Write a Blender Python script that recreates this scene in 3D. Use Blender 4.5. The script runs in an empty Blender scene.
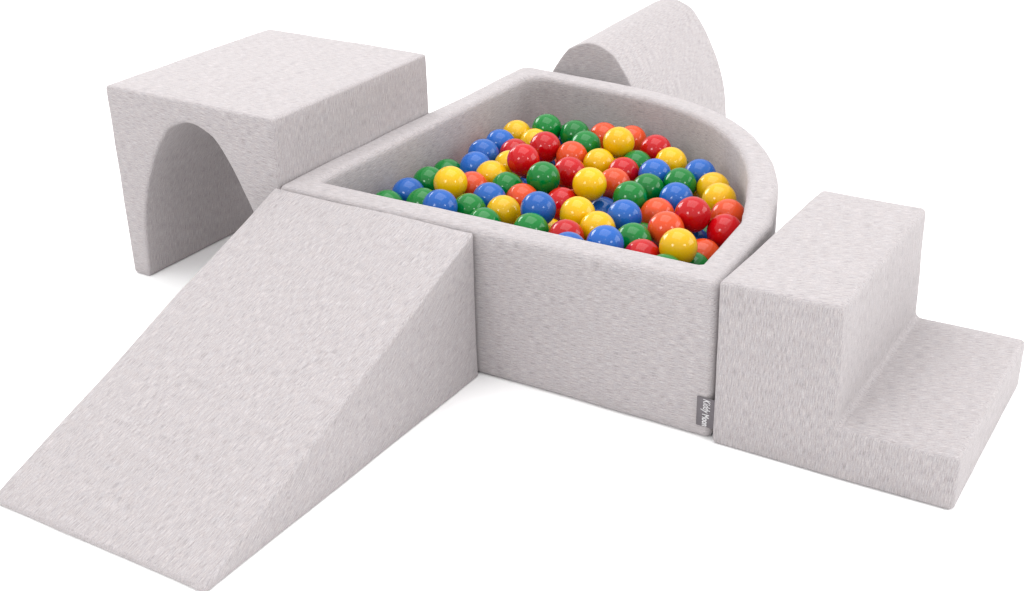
import bpy, bmesh, math, random
from mathutils import Vector, Matrix, noise
scene = bpy.context.scene
COL = scene.collection
R_ = math.radians

# ------------------------------------------------------------------ materials
def nodes_of(name):
    m = bpy.data.materials.new(name); m.use_nodes = True
    nt = m.node_tree; b = nt.nodes['Principled BSDF']
    return m, nt, b

def fabric(name, base):
    """grey heather jersey: short pale and dark fibres running along V of the cloth's own UV, knit bump"""
    m, nt, b = nodes_of(name); N = nt.nodes; L = nt.links
    uv = N.new('ShaderNodeUVMap'); uv.uv_map = 'cloth'
    def nz(sx, sy, detail, rough=.55, dist=0.0):
        mp = N.new('ShaderNodeMapping'); mp.inputs['Scale'].default_value = (sx, sy, 1)
        L.new(uv.outputs['UV'], mp.inputs['Vector'])
        t = N.new('ShaderNodeTexNoise'); t.noise_dimensions = '2D'
        t.inputs['Scale'].default_value = 1; t.inputs['Detail'].default_value = detail
        t.inputs['Roughness'].default_value = rough; t.inputs['Distortion'].default_value = dist
        L.new(mp.outputs['Vector'], t.inputs['Vector']); return t
    fib = nz(780, 56, 1.0, .5, .2)       # long fibres of the melange
    fine = nz(900, 300, 1.0, .5, .2)       # loops of the knit
    soft = nz(26, 11, 2.0)                 # faint cloudy variation of the dye
    pink = nz(300, 60, 1.0)
    def ramp(t, p0, c0, p1, c1):
        r = N.new('ShaderNodeValToRGB'); e = r.color_ramp.elements
        e[0].position = p0; e[0].color = (*c0, 1); e[1].position = p1; e[1].color = (*c1, 1)
        L.new(t.outputs['Fac'], r.inputs['Fac']); return r
    g = lambda v: (v, v, v)
    def mul(a, bb, fac):
        x = N.new('ShaderNodeMix'); x.data_type = 'RGBA'; x.blend_type = 'MULTIPLY'; x.inputs[0].default_value = fac
        L.new(a, x.inputs[6]); L.new(bb, x.inputs[7]); return x.outputs[2]
    tone = ramp(fib, .30, tuple(c*.77 for c in base), .72, tuple(min(1, c*1.18) for c in base))   # sparse dark and pale threads on an even ground
    for p, k in ((.43, .965), (.58, 1.01)):
        e = tone.color_ramp.elements.new(p); e.color = tuple(c*k for c in base) + (1,)
    c = mul(tone.outputs['Color'], ramp(fine, .3, g(.87), .7, g(1.05)).outputs['Color'], 1)
    c = mul(c, ramp(soft, .3, g(.985), .7, g(1.01)).outputs['Color'], 1)
    c = mul(c, ramp(pink, .35, (1, .975, .97), .65, (.985, .985, 1.0)).outputs['Color'], 1)
    L.new(c, b.inputs['Base Color'])
    b.inputs['Roughness'].default_value = .95
    b.inputs['Specular IOR Level'].default_value = .12
    b.inputs['Sheen Weight'].default_value = .12
    b.inputs['Sheen Roughness'].default_value = .5
    bu = N.new('ShaderNodeBump'); bu.inputs['Strength'].default_value = .35; bu.inputs['Distance'].default_value = .0012
    ad = N.new('ShaderNodeMath'); ad.operation = 'ADD'
    L.new(fib.outputs['Fac'], ad.inputs[0]); L.new(fine.outputs['Fac'], ad.inputs[1])
    L.new(ad.outputs[0], bu.inputs['Height']); L.new(bu.outputs['Normal'], b.inputs['Normal'])
    return m

FABRIC = fabric('heather_jersey', (0.402, 0.376, 0.379))

def plastic(name, colr):
    m, nt, b = nodes_of(name); N = nt.nodes; L = nt.links
    t = N.new('ShaderNodeTexCoord'); z = N.new('ShaderNodeTexNoise')
    z.inputs['Scale'].default_value = 30; z.inputs['Detail'].default_value = 3
    L.new(t.outputs['Object'], z.inputs['Vector'])
    r = N.new('ShaderNodeMapRange'); r.inputs['To Min'].default_value = .07; r.inputs['To Max'].default_value = .12
    L.new(z.outputs['Fac'], r.inputs['Value']); L.new(r.outputs['Result'], b.inputs['Roughness'])
    oi = N.new('ShaderNodeObjectInfo'); hs = N.new('ShaderNodeHueSaturation'); hs.inputs['Color'].default_value = (*colr, 1)
    vr = N.new('ShaderNodeMapRange'); vr.inputs['To Min'].default_value = .9; vr.inputs['To Max'].default_value = 1.08   # batches of plastic differ a little
    L.new(oi.outputs['Random'], vr.inputs['Value']); L.new(vr.outputs['Result'], hs.inputs['Value']); L.new(hs.outputs['Color'], b.inputs['Base Color'])
    b.inputs['Specular IOR Level'].default_value = .36
    b.inputs['Subsurface Weight'].default_value = .12
    b.inputs['Subsurface Radius'].default_value = (.006, .006, .006)
    return m
BALL_MAT = {'r': plastic('red_plastic', (0.4371, 0.0016, 0.0046)), 'g': plastic('green_plastic', (0.0, 0.155, 0.0207)), 'b': plastic('blue_plastic', (0.0104, 0.0937, 0.3754)), 'y': plastic('yellow_plastic', (0.65, 0.3754, 0.001)), 'o': plastic('orange_plastic', (0.6214, 0.0634, 0.0114))}

m, nt, b = nodes_of('white_floor'); GROUND = m
gz = nt.nodes.new('ShaderNodeTexNoise'); gz.inputs['Scale'].default_value = 3
gr = nt.nodes.new('ShaderNodeValToRGB'); gr.color_ramp.elements[0].color = (.97, .97, .97, 1); gr.color_ramp.elements[1].color = (.98, .98, .98, 1)
nt.links.new(gz.outputs['Fac'], gr.inputs['Fac']); nt.links.new(gr.outputs['Color'], b.inputs['Base Color'])
b.inputs['Roughness'].default_value = .9; b.inputs['Specular IOR Level'].default_value = .1

def flat(name, colr, rough=.7):
    m, nt, b = nodes_of(name); N = nt.nodes
    z = N.new('ShaderNodeTexNoise'); z.inputs['Scale'].default_value = 900
    r = N.new('ShaderNodeValToRGB')
    r.color_ramp.elements[0].color = tuple(c*.88 for c in colr) + (1,); r.color_ramp.elements[1].color = tuple(min(1, c*1.1) for c in colr) + (1,)
    nt.links.new(z.outputs['Fac'], r.inputs['Fac']); nt.links.new(r.outputs['Color'], b.inputs['Base Color'])
    b.inputs['Roughness'].default_value = rough; return m
TAG_GREY = flat('tag_satin_grey', (.125, .112, .122)); TAG_WHITE = flat('tag_print_white', (.55, .54, .55))

# ------------------------------------------------------------------ helpers
def link(o, parent=None):
    COL.objects.link(o)
    if parent: o.parent = parent
    return o

def tag(o, label, cat, group=None):
    o['label'] = label; o['category'] = cat
    if group: o['group'] = group

def sharp_edges(bm, deg=33):
    return [e for e in bm.edges if len(e.link_faces) == 2 and e.calc_face_angle(0) > R_(deg)]

def soften(bm, radius, seg, cell, amp, seed, scale=4.2, keep_floor=True):
    """round the cut edges of the foam, cut it in small cells and let the cover sag a millimetre or two"""
    bmesh.ops.recalc_face_normals(bm, faces=bm.faces)
    bmesh.ops.bevel(bm, geom=sharp_edges(bm), offset=radius, offset_type='OFFSET', segments=seg, profile=.5, affect='EDGES', clamp_overlap=True)
    lo = [min(v.co[i] for v in bm.verts) for i in range(3)]; hi = [max(v.co[i] for v in bm.verts) for i in range(3)]
    for ax in range(3):
        n = int((hi[ax]-lo[ax])/cell)
        for k in range(1, n+1):
            p = Vector((0, 0, 0)); p[ax] = lo[ax] + (hi[ax]-lo[ax])*k/(n+1); nr = Vector((0, 0, 0)); nr[ax] = 1
            bmesh.ops.bisect_plane(bm, geom=bm.verts[:]+bm.edges[:]+bm.faces[:], dist=1e-6, plane_co=p, plane_no=nr)
    bm.normal_update()
    off = Vector((seed*3.1, seed*1.7, seed*.9))
    for v in bm.verts:
        d = noise.noise(v.co*scale+off)*amp + noise.noise(v.co*scale*3.3+off)*amp*.4
        nco = v.co + v.normal*d
        if v.co.z < .004: nco.z = v.co.z
        v.co = nco

def cloth_uv(me, rule):
    """each face takes planar cloth coordinates in metres, V along the fibre direction given by rule(normal)"""
    uvl = me.uv_layers.new(name='cloth')
    for p in me.polygons:
        n = p.normal
        v = rule(n).copy(); v = (v - n*v.dot(n))
        if v.length < .05: v = n.orthogonal()
        v.normalize(); u = v.cross(n)
        k = max(range(3), key=lambda i: abs(n[i])); sh = .37*k + (.19 if n[k] > 0 else 0)
        for li in p.loop_indices:
            co = me.vertices[me.loops[li].vertex_index].co
            uvl.data[li].uv = (co.dot(u)+sh, co.dot(v)+sh*1.3)

def done(name, bm, mat, rule, parent=None, loc=(0, 0, 0), rotz=0):
    me = bpy.data.meshes.new(name); bm.to_mesh(me); bm.free()
    for p in me.polygons: p.use_smooth = True
    if rule: cloth_uv(me, rule)
    me.materials.append(mat)
    o = bpy.data.objects.new(name, me); o.location = loc; o.rotation_euler = (0, 0, rotz)
    return link(o, parent)

def prism(profile, y0, y1):
    """solid swept along y from a closed profile of (x, z)"""
    bm = bmesh.new()
    a = [bm.verts.new((x, y0, z)) for x, z in profile]; c = [bm.verts.new((x, y1, z)) for x, z in profile]
    n = len(profile)
    bm.faces.new(a); bm.faces.new(c[::-1])
    for i in range(n): bm.faces.new((a[i], c[i], c[(i+1) % n], a[(i+1) % n]))
    return bm

X, Y, Z = Vector((1, 0, 0)), Vector((0, 1, 0)), Vector((0, 0, 1))

# ------------------------------------------------------------------ setting
bm = bmesh.new()
bmesh.ops.create_grid(bm, x_segments=8, y_segments=8, size=30)
g = done('ground', bm, GROUND, None); g['kind'] = 'structure'

# ------------------------------------------------------------------ ball pit
H, T = .30, .060                          # height, wall
CX, CY = .2003, .2106                     # centre of the big curve; its radius wanders a little, as soft foam does
CURVE = [(6, .726), (10, .718), (14, .7125), (20, .7105), (27, .712), (34, .716), (40, .7195), (46, .7245), (54, .728), (59, .7275), (66, .724), (72, .720), (79, .714), (84, .711)]
def curve_radius(a):
    for (a0, r0), (a1, r1) in zip(CURVE, CURVE[1:]):
        if a <= a1:
            t = (a-a0)/(a1-a0); t = t*t*(3-2*t); return r0+(r1-r0)*t - .0015
    return CURVE[-1][1] - .0015
def outline(off, rad_corner):
    """rounded-quarter outline, counter-clockwise, walls pulled in by off; fixed number of points per section"""
    lo, hx, hy = off, .940-off, .936-off
    pts = []
    def corner(px, py, a0, r):
        for i in range(7):
            a = R_(a0+90*i/6); pts.append((px+r*math.cos(a), py+r*math.sin(a)))
    r = rad_corner
    ly = lo+(.005 if off else 0)
    corner(lo+r-.002, ly+r-.003, 180, r)         # the front left corner stands out a little
    corner(hx-r, ly+r, 270, r)
    for i in range(45):
        g = 6+78*i/44; a = R_(g); q = curve_radius(g)-off; pts.append((CX+q*math.cos(a), CY+q*math.sin(a)))
    rb = .030 if off == 0 else .045
    corner(lo+rb, hy-rb, 90, rb)
    return pts
pit = bpy.data.objects.new('ball_pit', None); link(pit)
tag(pit, 'light grey foam ball pit with one big curved side, filled with coloured balls', 'ball pit')
bm = bmesh.new()
po, pi_ = outline(0, .014), outline(T, .007)
n = len(po)
ob = [bm.verts.new((x, y, 0)) for x, y in po]; ot = [bm.verts.new((x, y, H)) for x, y in po]
ib = [bm.verts.new((x, y, 0)) for x, y in pi_]; it = [bm.verts.new((x, y, H)) for x, y in pi_]
for i in range(n):
    j = (i+1) % n
    bm.faces.new((ob[i], ob[j], ot[j], ot[i])); bm.faces.new((ot[i], ot[j], it[j], it[i]))
    bm.faces.new((it[i], it[j], ib[j], ib[i])); bm.faces.new((ib[i], ib[j], ob[j], ob[i]))
soften(bm, .014, 4, .04, .0024, 1)
def pit_rule(n):
    if abs(n.z) > .75: return Vector((1, .25, 0))
    return Vector((-n.y, n.x, .04))
done('wall', bm, FABRIC, pit_rule, pit)
bm = bmesh.new()
f = outline(T+.004, .02); a = [bm.verts.new((x, y, .003)) for x, y in f]; c = [bm.verts.new((x, y, .028)) for x, y in f]
bm.faces.new(a[::-1]); bm.faces.new(c)
for i in range(len(f)): bm.faces.new((a[i], a[(i+1) % len(f)], c[(i+1) % len(f)], c[i]))
bmesh.ops.recalc_face_normals(bm, faces=bm.faces)
done('floor_mat', bm, FABRIC, pit_rule, pit)

# woven tag sewn on the front wall beside its right corner
TX, TZ, TW, TH = .9305, .0545, .0340, .0575
bm = bmesh.new(); bmesh.ops.create_cube(bm, size=1)
for v in bm.verts: v.co = Vector((TX+v.co.x*TW, -.0024+v.co.y*.0014, TZ+v.co.z*TH))
bmesh.ops.bevel(bm, geom=bm.edges[:], offset=.0004, segments=1, affect='EDGES')
bmesh.ops.subdivide_edges(bm, edges=bm.edges[:], cuts=1)
lt = done('label_tag', bm, TAG_GREY, None, pit)
def word(txt, length, height, cx, cz, shear, weight):
    cu = bpy.data.curves.new('lettering', 'FONT'); cu.body = txt; cu.size = .02; cu.extrude = .0003; cu.offset = weight
    cu.shear = shear
    tmp = bpy.data.objects.new('lettering_curve', cu); COL.objects.link(tmp)
    dg = bpy.context.evaluated_depsgraph_get()
    me = bpy.data.meshes.new_from_object(tmp.evaluated_get(dg)); bpy.data.objects.remove(tmp); bpy.data.curves.remove(cu)
    me.name = 'lettering'; me.materials.clear(); me.materials.append(TAG_WHITE)
    xs = [v.co.x for v in me.vertices]; ys = [v.co.y for v in me.vertices]
    x0, x1, y0, y1 = min(xs), max(xs), min(ys), max(ys)
    for v in me.vertices:
        v.co.x = ((v.co.x-x0)/(x1-x0)-.5)*length; v.co.y = ((v.co.y-y0)/(y1-y0)-.5)*height
    # stand the word on the wall, read from top to bottom
    M = Matrix.Translation((cx, -.0036, cz)) @ Matrix.Rotation(R_(90), 4, 'X') @ Matrix.Rotation(R_(-90), 4, 'Z')
    me.transform(M)
    o = bpy.data.objects.new('lettering', me); link(o, lt); return o
word('Kiddy', .0270, .0175, TX-.0005, TZ+.0130, .25, .0002)
word('Moon', .0240, .0130, TX+.0005, TZ-.0150, 0, .0005)

# ------------------------------------------------------------------ foam ramp
RW, RL, RH = .4690, .7486, .2985
bm = bmesh.new()
prof = [(0, 0), (0, RH), (-RL, .011), (-RL, 0)]    # (y, z)
a = [bm.verts.new((0, y, z)) for y, z in prof]; c = [bm.verts.new((RW, y, z)) for y, z in prof]
bm.faces.new(a); bm.faces.new(c[::-1])
for i in range(4): bm.faces.new((a[i], c[i], c[(i+1) % 4], a[(i+1) % 4]))
soften(bm, .0052, 3, .04, .0028, 2)
def ramp_rule(n):
    if abs(n.x) > .6: return Vector((0, .8, .6))
    return Vector((.16, 1, .4))
o = done('foam_ramp', bm, FABRIC, ramp_rule, None, (-.0020, -.0085, 0), R_(.1))
tag(o, 'light grey foam ramp wedge sloping down from the front wall of the ball pit', 'foam ramp')

# ------------------------------------------------------------------ foam steps
bm = prism([(0, 0), (.4170, 0), (.4170, .0985), (.2275, .0970)] + [(.2275-.0120*math.sin(R_(a)), .1090-.0120*math.cos(R_(a))) for a in (18, 36, 54, 72, 90)] + [(.2110, .3120), (0, .3125)], 0, .4600)
for v in bm.verts:                            # foam blocks are never quite square
    if v.co.x < .001 and v.co.y > .4: v.co.x = .012
    if v.co.z > .3 and v.co.y > .4: v.co.z += .004
soften(bm, .0092, 4, .035, .0026, 3)
def step_rule(n):
    if n.z > .6: return Vector((1, .35, 0))
    if abs(n.x) > .6: return Vector((0, .25, 1))
    return Vector((.06, 0, 1))
o = done('foam_steps', bm, FABRIC, step_rule, None, (.9440, -.0095, 0), R_(.34))
tag(o, 'light grey foam block of two steps beside the right end of the ball pit', 'foam steps')

# ------------------------------------------------------------------ foam tunnel and the arch cut out of it
ARCH = [(.388, 0), (.3865, .018), (.374, .049), (.363, .066), (.332, .090), (.301, .110), (.262, .130), (.222, .1485), (.152, .170), (.08, .179), (0, .185)]
def arch_points(s=1.0, sub=4):
    """right half from the ground up to the apex then down the left half, smoothly interpolated"""
    pts = [(w, z) for z, w in ARCH][::-1]
    full = pts + [(-w, z) for w, z in pts[::-1][1:]]
    out = []
    for i in range(len(full)-1):
        p0 = full[max(i-1, 0)]; p1 = full[i]; p2 = full[i+1]; p3 = full[min(i+2, len(full)-1)]
        for k in range(sub):
            t = k/sub
            out.append(tuple(.5*((2*p1[q]) + (-p0[q]+p2[q])*t + (2*p0[q]-5*p1[q]+4*p2[q]-p3[q])*t*t + (-p0[q]+3*p1[q]-3*p2[q]+p3[q])*t**3) for q in (0, 1)))
    out.append(full[-1])
    # even spacing along the curve
    L_ = [0]
    for p, q in zip(out, out[1:]): L_.append(L_[-1]+math.dist(p, q))
    m = 61; ev = []; j = 0
    for k in range(m+1):
        d = L_[-1]*k/m
        while j < len(out)-2 and L_[j+1] < d: j += 1
        t = (d-L_[j])/max(1e-9, L_[j+1]-L_[j])
        ev.append((out[j][0]+(out[j+1][0]-out[j][0])*t, out[j][1]+(out[j+1][1]-out[j][1])*t))
    return [(x*s, z*s) for x, z in ev]
TWd, TDp, THt = .4632, .5200, .4342
ap = [(x+.2338, z) for x, z in arch_points()]
profile = [(0, 0), (0, THt), (TWd, THt), (TWd, 0)] + ap
bm = prism(profile, 0, TDp)
soften(bm, .0075, 4, .035, .0026, 4)
def tunnel_rule(n):
    if n.z > .7: return Vector((1, .2, 0))
    if abs(n.y) > .6: return Vector((1, 0, -.12))
    return Vector((0, .18, 1))
o = done('foam_tunnel', bm, FABRIC, tunnel_rule, None, (-.4645, .0060, 0), R_(-.3))
tag(o, 'light grey square foam tunnel block with an arched opening, left of the ball pit', 'foam tunnel')

AS, AL = 0.965, 0.5
bm = prism(arch_points(AS), 0, AL)
soften(bm, .0042, 3, .035, .0012, 5)
def arch_rule(n):
    if abs(n.y) > .6: return Vector((1, 0, .1))
    return Vector((.25, 1, .2))
o = done('foam_arch', bm, FABRIC, arch_rule, None, (0.18, 0.955, 0), R_(2.2))
tag(o, 'light grey solid foam arch piece with rounded top, standing behind the ball pit', 'foam arch')

# ------------------------------------------------------------------ balls
BR = .035
bm = bmesh.new()
bmesh.ops.create_uvsphere(bm, u_segments=40, v_segments=24, radius=BR)
for v in bm.verts:                          # faint moulding seam round the middle
    if abs(v.co.z) < .0015: v.co *= 1.004
proto = bpy.data.meshes.new('play_ball'); bm.to_mesh(proto); bm.free()
for p in proto.polygons: p.use_smooth = True
BALL_MESH = {}
for k, mt in BALL_MAT.items():
    me = proto.copy(); me.materials.append(mt); BALL_MESH[k] = me
BALLS = [
    ('g', 0.1546, 0.1450, 0.2309, 'mostly-hidden green ball with blue ball at right, front rim in front'),
    ('b', 0.1584, 0.2137, 0.2348, 'half-covered blue ball with green ball at left, green at right'),
    ('g', 0.1621, 0.2825, 0.2372, 'half-covered green ball with blue ball at left, green at right, green in front'),
    ('g', 0.1296, 0.3979, 0.2107, 'mostly-hidden green ball with green ball at left, orange at right, yellow in front'),
    ('y', 0.2387, 0.2514, 0.2620, 'exposed yellow ball with green ball at left, orange at right, blue in front, green behind'),
    ('y', 0.1539, 0.3356, 0.1941, 'coloured ball buried out of sight beneath the top layer of the ball pit'),
    ('g', 0.2256, 0.1703, 0.2400, 'mostly-hidden green ball with blue ball at left, blue at right, green behind'),
    ('b', 0.2930, 0.1341, 0.2620, 'half-covered blue ball with green ball at left, green at right, front rim in front'),
    ('o', 0.2491, 0.3148, 0.2312, 'half-covered orange ball with yellow ball at left, blue at right, green in front, blue behind'),
    ('g', 0.3194, 0.1962, 0.2372, 'half-covered green ball with blue ball at left, green at right, orange behind'),
    ('g', 0.3787, 0.1585, 0.2321, 'mostly-hidden green ball with green ball at left, yellow at right, blue behind'),
    ('b', 0.3231, 0.2651, 0.2373, 'half-covered blue ball with orange ball at left, yellow at right, green in front, yellow behind'),
    ('y', 0.3807, 0.2273, 0.2340, 'half-covered yellow ball with blue ball at left, orange at right, green behind'),
    ('o', 0.3719, 0.3139, 0.2278, 'half-covered orange ball with green ball at left, blue at right, green in front, green behind'),
    ('g', 0.3132, 0.3500, 0.2301, 'half-covered green ball with yellow ball at left, orange at right, yellow in front, yellow behind'),
    ('y', 0.2532, 0.3836, 0.2336, 'half-covered yellow ball with blue ball at left, green at right, blue in front, blue behind'),
    ('y', 0.2419, 0.4747, 0.2254, 'mostly-hidden yellow ball with yellow ball at left, red at right, green in front, red behind'),
    ('r', 0.3000, 0.4379, 0.2620, 'exposed red ball with red ball at left, red at right, green in front, yellow behind'),
    ('b', 0.1705, 0.4810, 0.2378, 'half-covered blue ball with blue ball at right, blue in front'),
    ('b', 0.1922, 0.4158, 0.2331, 'half-covered blue ball with green ball at left, yellow at right, orange in front, blue behind'),
    ('b', 0.1565, 0.5723, 0.2302, 'half-covered blue ball with blue ball at left, red at right, yellow in front'),
    ('r', 0.2167, 0.5388, 0.2282, 'mostly-hidden red ball with blue ball at left, red at right, yellow in front, yellow behind'),
    ('y', 0.1493, 0.6569, 0.2254, 'half-covered yellow ball with blue ball at left, yellow at right, red in front'),
    ('y', 0.2128, 0.6305, 0.2232, 'mostly-hidden yellow ball with yellow ball at left, red at right, red in front, green behind'),
    ('r', 0.2811, 0.5620, 0.2482, 'exposed red ball with yellow ball at left, orange at right, green in front, green behind'),
    ('g', 0.2062, 0.6977, 0.2373, 'half-covered green ball with yellow ball at left, green at right, red in front'),
    ('g', 0.2766, 0.7053, 0.2314, 'half-covered green ball with green ball at left, orange at right, green in front'),
    ('b', 0.2403, 0.7365, 0.1818, 'barely-visible blue ball with red ball at left, green at right, orange in front, green behind'),
    ('g', 0.3455, 0.6307, 0.2399, 'half-covered green ball with orange ball at left, orange at right, yellow in front, green behind'),
    ('o', 0.3281, 0.7500, 0.2207, 'mostly-hidden orange ball with green ball at left, yellow at right, yellow in front'),
    ('y', 0.4276, 0.6321, 0.2618, 'exposed yellow ball with orange ball at left, orange at right, yellow in front'),
    ('o', 0.3967, 0.7574, 0.2221, 'half-covered orange ball with yellow ball at left, red at right, green in front'),
    ('o', 0.3491, 0.5619, 0.2374, 'half-covered orange ball with red ball at left, green at right, red in front, green behind'),
    ('b', 0.2540, 0.5865, 0.1898, 'barely-visible blue ball with red ball at left, red at right, green in front, red behind'),
    ('g', 0.3868, 0.3741, 0.2581, 'exposed green ball with red ball at left, red at right, orange in front, red behind'),
    ('r', 0.3960, 0.4676, 0.2400, 'half-covered red ball with green ball at left, yellow at right, red in front, orange behind'),
    ('y', 0.4178, 0.5597, 0.2330, 'half-covered yellow ball with orange ball at left, red at right, yellow in front, green behind'),
    ('y', 0.3797, 0.5983, 0.1875, 'coloured ball buried out of sight beneath the top layer of the ball pit'),
    ('y', 0.4919, 0.3812, 0.2620, 'exposed yellow ball with red ball at left, orange at right, blue in front, yellow behind'),
    ('r', 0.4864, 0.5420, 0.2308, 'half-covered red ball with yellow ball at left, green at right, orange in front, yellow behind'),
    ('o', 0.4994, 0.4744, 0.2309, 'half-covered orange ball with yellow ball at left, green at right, blue in front, red behind'),
    ('g', 0.5730, 0.4031, 0.2400, 'half-covered green ball with orange ball at left, green at right, blue in front, red behind'),
    ('r', 0.4472, 0.3461, 0.2220, 'half-covered red ball with blue ball at left, yellow at right, red in front, green behind'),
    ('b', 0.4648, 0.2223, 0.2599, 'exposed blue ball with orange ball at left, red at right, green in front, green behind'),
    ('g', 0.4854, 0.1590, 0.2420, 'half-covered green ball with yellow ball at left, blue behind'),
    ('r', 0.5617, 0.1607, 0.2432, 'half-covered red ball with yellow ball at right, yellow behind'),
    ('b', 0.6040, 0.0950, 0.2515, 'mostly-hidden blue ball with front rim in front, red behind'),
    ('y', 0.5362, 0.2518, 0.2525, 'half-covered yellow ball with red ball at left, yellow at right, red in front, yellow behind'),
    ('y', 0.5969, 0.2199, 0.2457, 'half-covered yellow ball with yellow ball at left, blue at right, blue in front, blue behind'),
    ('b', 0.5069, 0.4103, 0.1900, 'mostly-hidden blue ball with yellow ball at left, blue at right, yellow in front, orange behind'),
    ('b', 0.6121, 0.3017, 0.2433, 'half-covered blue ball with blue ball at left, orange at right, green in front, green behind'),
    ('b', 0.6577, 0.1372, 0.2599, 'half-covered blue ball with green ball at right, front rim in front, yellow behind'),
    ('g', 0.6763, 0.2137, 0.2400, 'half-covered green ball with blue ball at left, red in front, blue behind'),
    ('g', 0.6359, 0.3339, 0.1871, 'barely-visible green ball with green ball at left, orange at right, red in front, blue behind'),
    ('r', 0.7249, 0.1544, 0.2399, 'mostly-hidden red ball with front rim in front, green behind'),
    ('b', 0.6885, 0.2895, 0.1900, 'coloured ball buried out of sight beneath the top layer of the ball pit'),
    ('o', 0.6387, 0.3947, 0.2192, 'half-covered orange ball with green ball at left, blue at right, orange in front, green behind'),
    ('o', 0.7163, 0.2716, 0.2504, 'half-covered orange ball with red ball at right, yellow in front, orange behind'),
    ('y', 0.7874, 0.1741, 0.2672, 'exposed yellow ball with orange ball at right, green in front, orange behind'),
    ('r', 0.7415, 0.3363, 0.2620, 'exposed red ball with blue ball at left, yellow at right, yellow behind'),
    ('r', 0.8013, 0.3551, 0.2316, 'half-covered red ball with curved wall at right, orange in front, orange behind'),
    ('o', 0.7767, 0.4273, 0.2318, 'half-covered orange ball with curved wall at right, red in front, yellow behind'),
    ('y', 0.7337, 0.4806, 0.2394, 'half-covered yellow ball with red ball at left, curved wall at right, orange in front'),
    ('y', 0.6877, 0.5560, 0.2283, 'half-covered yellow ball with green ball at left, curved wall at right, yellow in front'),
    ('b', 0.6365, 0.6019, 0.2335, 'half-covered blue ball with green ball at left, curved wall at right, yellow in front'),
    ('g', 0.6237, 0.5307, 0.2351, 'half-covered green ball with blue ball at left, blue at right, blue in front, yellow behind'),
    ('b', 0.6479, 0.4621, 0.2307, 'half-covered blue ball with orange ball at left, red at right, orange in front, green behind'),
    ('y', 0.5588, 0.6232, 0.2400, 'half-covered yellow ball with red ball at left, blue at right, green in front'),
    ('r', 0.4951, 0.6801, 0.2400, 'half-covered red ball with green ball at left, yellow at right, blue in front'),
    ('g', 0.4813, 0.6149, 0.2221, 'mostly-hidden green ball with red ball at left, blue at right, green in front, orange behind'),
    ('b', 0.5563, 0.5506, 0.2370, 'half-covered blue ball with green ball at left, yellow at right, green in front, red behind'),
    ('g', 0.5731, 0.4842, 0.2292, 'half-covered green ball with green ball at left, blue at right, orange in front, blue behind'),
    ('o', 0.7915, 0.2779, 0.2074, 'mostly-hidden orange ball with yellow ball at left, curved wall at right, green in front'),
    ('g', 0.8007, 0.2097, 0.2099, 'mostly-hidden green ball with curved wall at right, orange behind'),
    ('g', 0.7914, 0.1101, 0.2422, 'barely-visible green ball with red ball at left, green at right, front rim in front'),
    ('g', 0.7336, 0.4234, 0.1782, 'barely-visible green ball with yellow ball at left, red at right, orange in front, red behind'),
    ('b', 0.7340, 0.3557, 0.1912, 'mostly-hidden blue ball with yellow ball at left, orange in front, red behind'),
    ('b', 0.2528, 0.5008, 0.1550, 'barely-visible blue ball with green ball at left, blue at right, orange in front, yellow behind'),
    ('y', 0.5305, 0.5505, 0.1650, 'coloured ball buried out of sight beneath the top layer of the ball pit'),
    ('g', 0.3817, 0.7574, 0.1450, 'coloured ball buried out of sight beneath the top layer of the ball pit'),
    ('r', 0.4838, 0.6604, 0.1650, 'coloured ball buried out of sight beneath the top layer of the ball pit'),
    ('y', 0.3740, 0.6984, 0.1850, 'coloured ball buried out of sight beneath the top layer of the ball pit'),
    ('y', 0.4609, 0.2690, 0.1850, 'barely-visible yellow ball with green ball at left, red at right, blue behind'),
    ('r', 0.4060, 0.3963, 0.1850, 'coloured ball buried out of sight beneath the top layer of the ball pit'),
    ('r', 0.0958, 0.5578, 0.1650, 'coloured ball buried out of sight beneath the top layer of the ball pit'),
    ('o', 0.3660, 0.5350, 0.1550, 'barely-visible orange ball with red ball at left, yellow at right, yellow in front, red behind'),
    ('r', 0.2087, 0.2857, 0.1750, 'coloured ball buried out of sight beneath the top layer of the ball pit'),
    ('y', 0.3405, 0.3977, 0.1550, 'coloured ball buried out of sight beneath the top layer of the ball pit'),
    ('o', 0.2399, 0.6639, 0.1650, 'barely-visible orange ball with red ball at left, red at right, green in front, red behind'),
    ('r', 0.1031, 0.7996, 0.1550, 'coloured ball buried out of sight beneath the top layer of the ball pit'),
    ('b', 0.1004, 0.2798, 0.1850, 'coloured ball buried out of sight beneath the top layer of the ball pit'),
    ('o', 0.3179, 0.4909, 0.1850, 'barely-visible orange ball with orange ball at left, red at right, blue in front, green behind'),
    ('g', 0.5168, 0.7307, 0.1850, 'barely-visible green ball with blue ball at left, blue at right, green in front, yellow behind'),
    ('o', 0.6725, 0.6058, 0.1650, 'coloured ball buried out of sight beneath the top layer of the ball pit'),
    ('g', 0.4133, 0.4536, 0.1450, 'coloured ball buried out of sight beneath the top layer of the ball pit'),
    ('y', 0.5819, 0.6613, 0.1750, 'barely-visible yellow ball with green ball at left, blue at right, blue in front, yellow behind'),
    ('y', 0.6711, 0.4999, 0.1750, 'coloured ball buried out of sight beneath the top layer of the ball pit'),
    ('g', 0.1939, 0.8141, 0.1750, 'barely-visible green ball with green ball at left, green at right, orange in front'),
    ('r', 0.3054, 0.5697, 0.1450, 'coloured ball buried out of sight beneath the top layer of the ball pit'),
    ('o', 0.0973, 0.6296, 0.1750, 'coloured ball buried out of sight beneath the top layer of the ball pit'),
    ('g', 0.3212, 0.8121, 0.1850, 'coloured ball buried out of sight beneath the top layer of the ball pit'),
    ('r', 0.1704, 0.6513, 0.1550, 'barely-visible red ball with yellow ball at left, green at right, green in front, red behind'),
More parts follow.
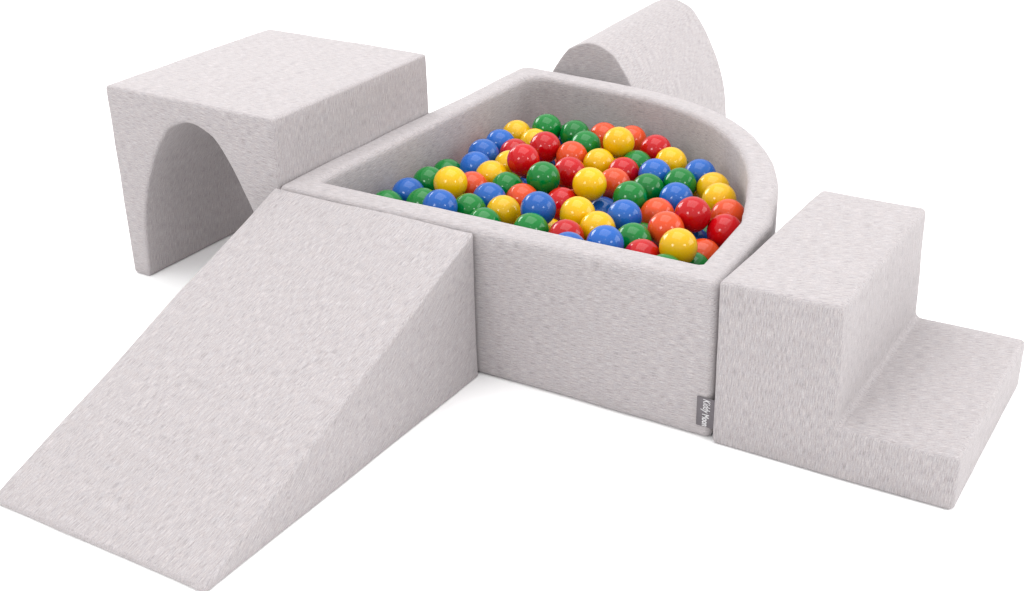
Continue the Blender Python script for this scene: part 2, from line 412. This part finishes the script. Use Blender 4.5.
    ('b', 0.4267, 0.5104, 0.1850, 'coloured ball buried out of sight beneath the top layer of the ball pit'),
    ('r', 0.2289, 0.6016, 0.1250, 'coloured ball buried out of sight beneath the top layer of the ball pit'),
    ('b', 0.4252, 0.7025, 0.1150, 'coloured ball buried out of sight beneath the top layer of the ball pit')
]
rnd = random.Random(5)
first = {}
for c, x, y, z, lab in BALLS:
    if c in first:
        o = first[c].copy()
    else:
        o = first[c] = bpy.data.objects.new('play_ball', BALL_MESH[c])
    COL.objects.link(o)
    o.location = (x, y, z); o.rotation_euler = (rnd.uniform(0, 6.28), rnd.uniform(0, 6.28), rnd.uniform(0, 6.28))
    tag(o, lab, 'ball', 'plastic balls in the ball pit')

# ------------------------------------------------------------------ light
w = bpy.data.worlds.new('World'); scene.world = w; w.use_nodes = True
N = w.node_tree.nodes; L = w.node_tree.links; bg = N['Background']
bg.inputs['Strength'].default_value = 1.36
tc = N.new('ShaderNodeTexCoord'); sp = N.new('ShaderNodeSeparateXYZ'); cr = N.new('ShaderNodeValToRGB')
L.new(tc.outputs['Generated'], sp.inputs[0]); L.new(sp.outputs['Z'], cr.inputs['Fac']); L.new(cr.outputs['Color'], bg.inputs['Color'])
e = cr.color_ramp.elements; e[0].position = .1; e[0].color = (0.68, 0.68, 0.68, 1); e[1].position = .8; e[1].color = (1, 1, 1, 1)

cam_loc = Vector((1.70611, -1.84911, 1.25635))
target = Vector((.42, .35, .22))
def softbox(name, loc, aim, size, power, shape='DISK', colr=(1, 1, 1)):
    l = bpy.data.lights.new(name, 'AREA'); l.shape = shape; l.size = size; l.energy = power; l.color = colr
    o = bpy.data.objects.new(name, l); o.location = loc
    o.rotation_euler = (Vector(aim)-Vector(loc)).to_track_quat('-Z', 'Y').to_euler(); COL.objects.link(o); return o
softbox('overhead_softbox', (.3, .6, 3.4), (.3, .4, 0), 3.0, 66, 'SQUARE')
R0, U0 = Vector((0.854148, 0.519696, -0.018608)), Vector((0, 0, 1))
softbox('studio_light', cam_loc - R0*2.05 + U0*.75, target, .95, 23)
softbox('studio_light', cam_loc + R0*2.05 + U0*.75, target, .72, 13)
softbox('added_side_fill', (4.4, 2.6, 1.5), (0, .3, .2), 3.2, 90, 'SQUARE')  # added fill panel, brightens the foam faces turned to the right
softbox('added_side_fill', (-3.3, 1.5, 1.5), (.6, .6, .2), 1.8, 70, 'SQUARE')  # unseen fill added to lift the inside of the pit's curved wall
softbox('camera_light', cam_loc + U0*1.7, target, .35, 2)

# ------------------------------------------------------------------ camera
cam = bpy.data.cameras.new('camera'); co = bpy.data.objects.new('camera', cam); COL.objects.link(co)
right = Vector((0.854148, 0.519696, -0.018608)); up = Vector((-0.213952, 0.383804, 0.898287)); fwd = Vector((-0.473978, 0.763289, -0.439016))
M = Matrix((right, up, -fwd)).transposed().to_4x4(); M.translation = cam_loc; co.matrix_world = M
cam.sensor_fit = 'HORIZONTAL'; cam.sensor_width = 36; cam.lens = 1335.881/1024*36
cam.shift_x = -0.008265; cam.shift_y = -0.001624
cam.clip_start = .05; cam.clip_end = 200
scene.camera = co
vs = scene.view_settings
vs.view_transform = 'Standard'; vs.look = 'None'; vs.gamma = 1; vs.use_curve_mapping = False; vs.exposure = 0
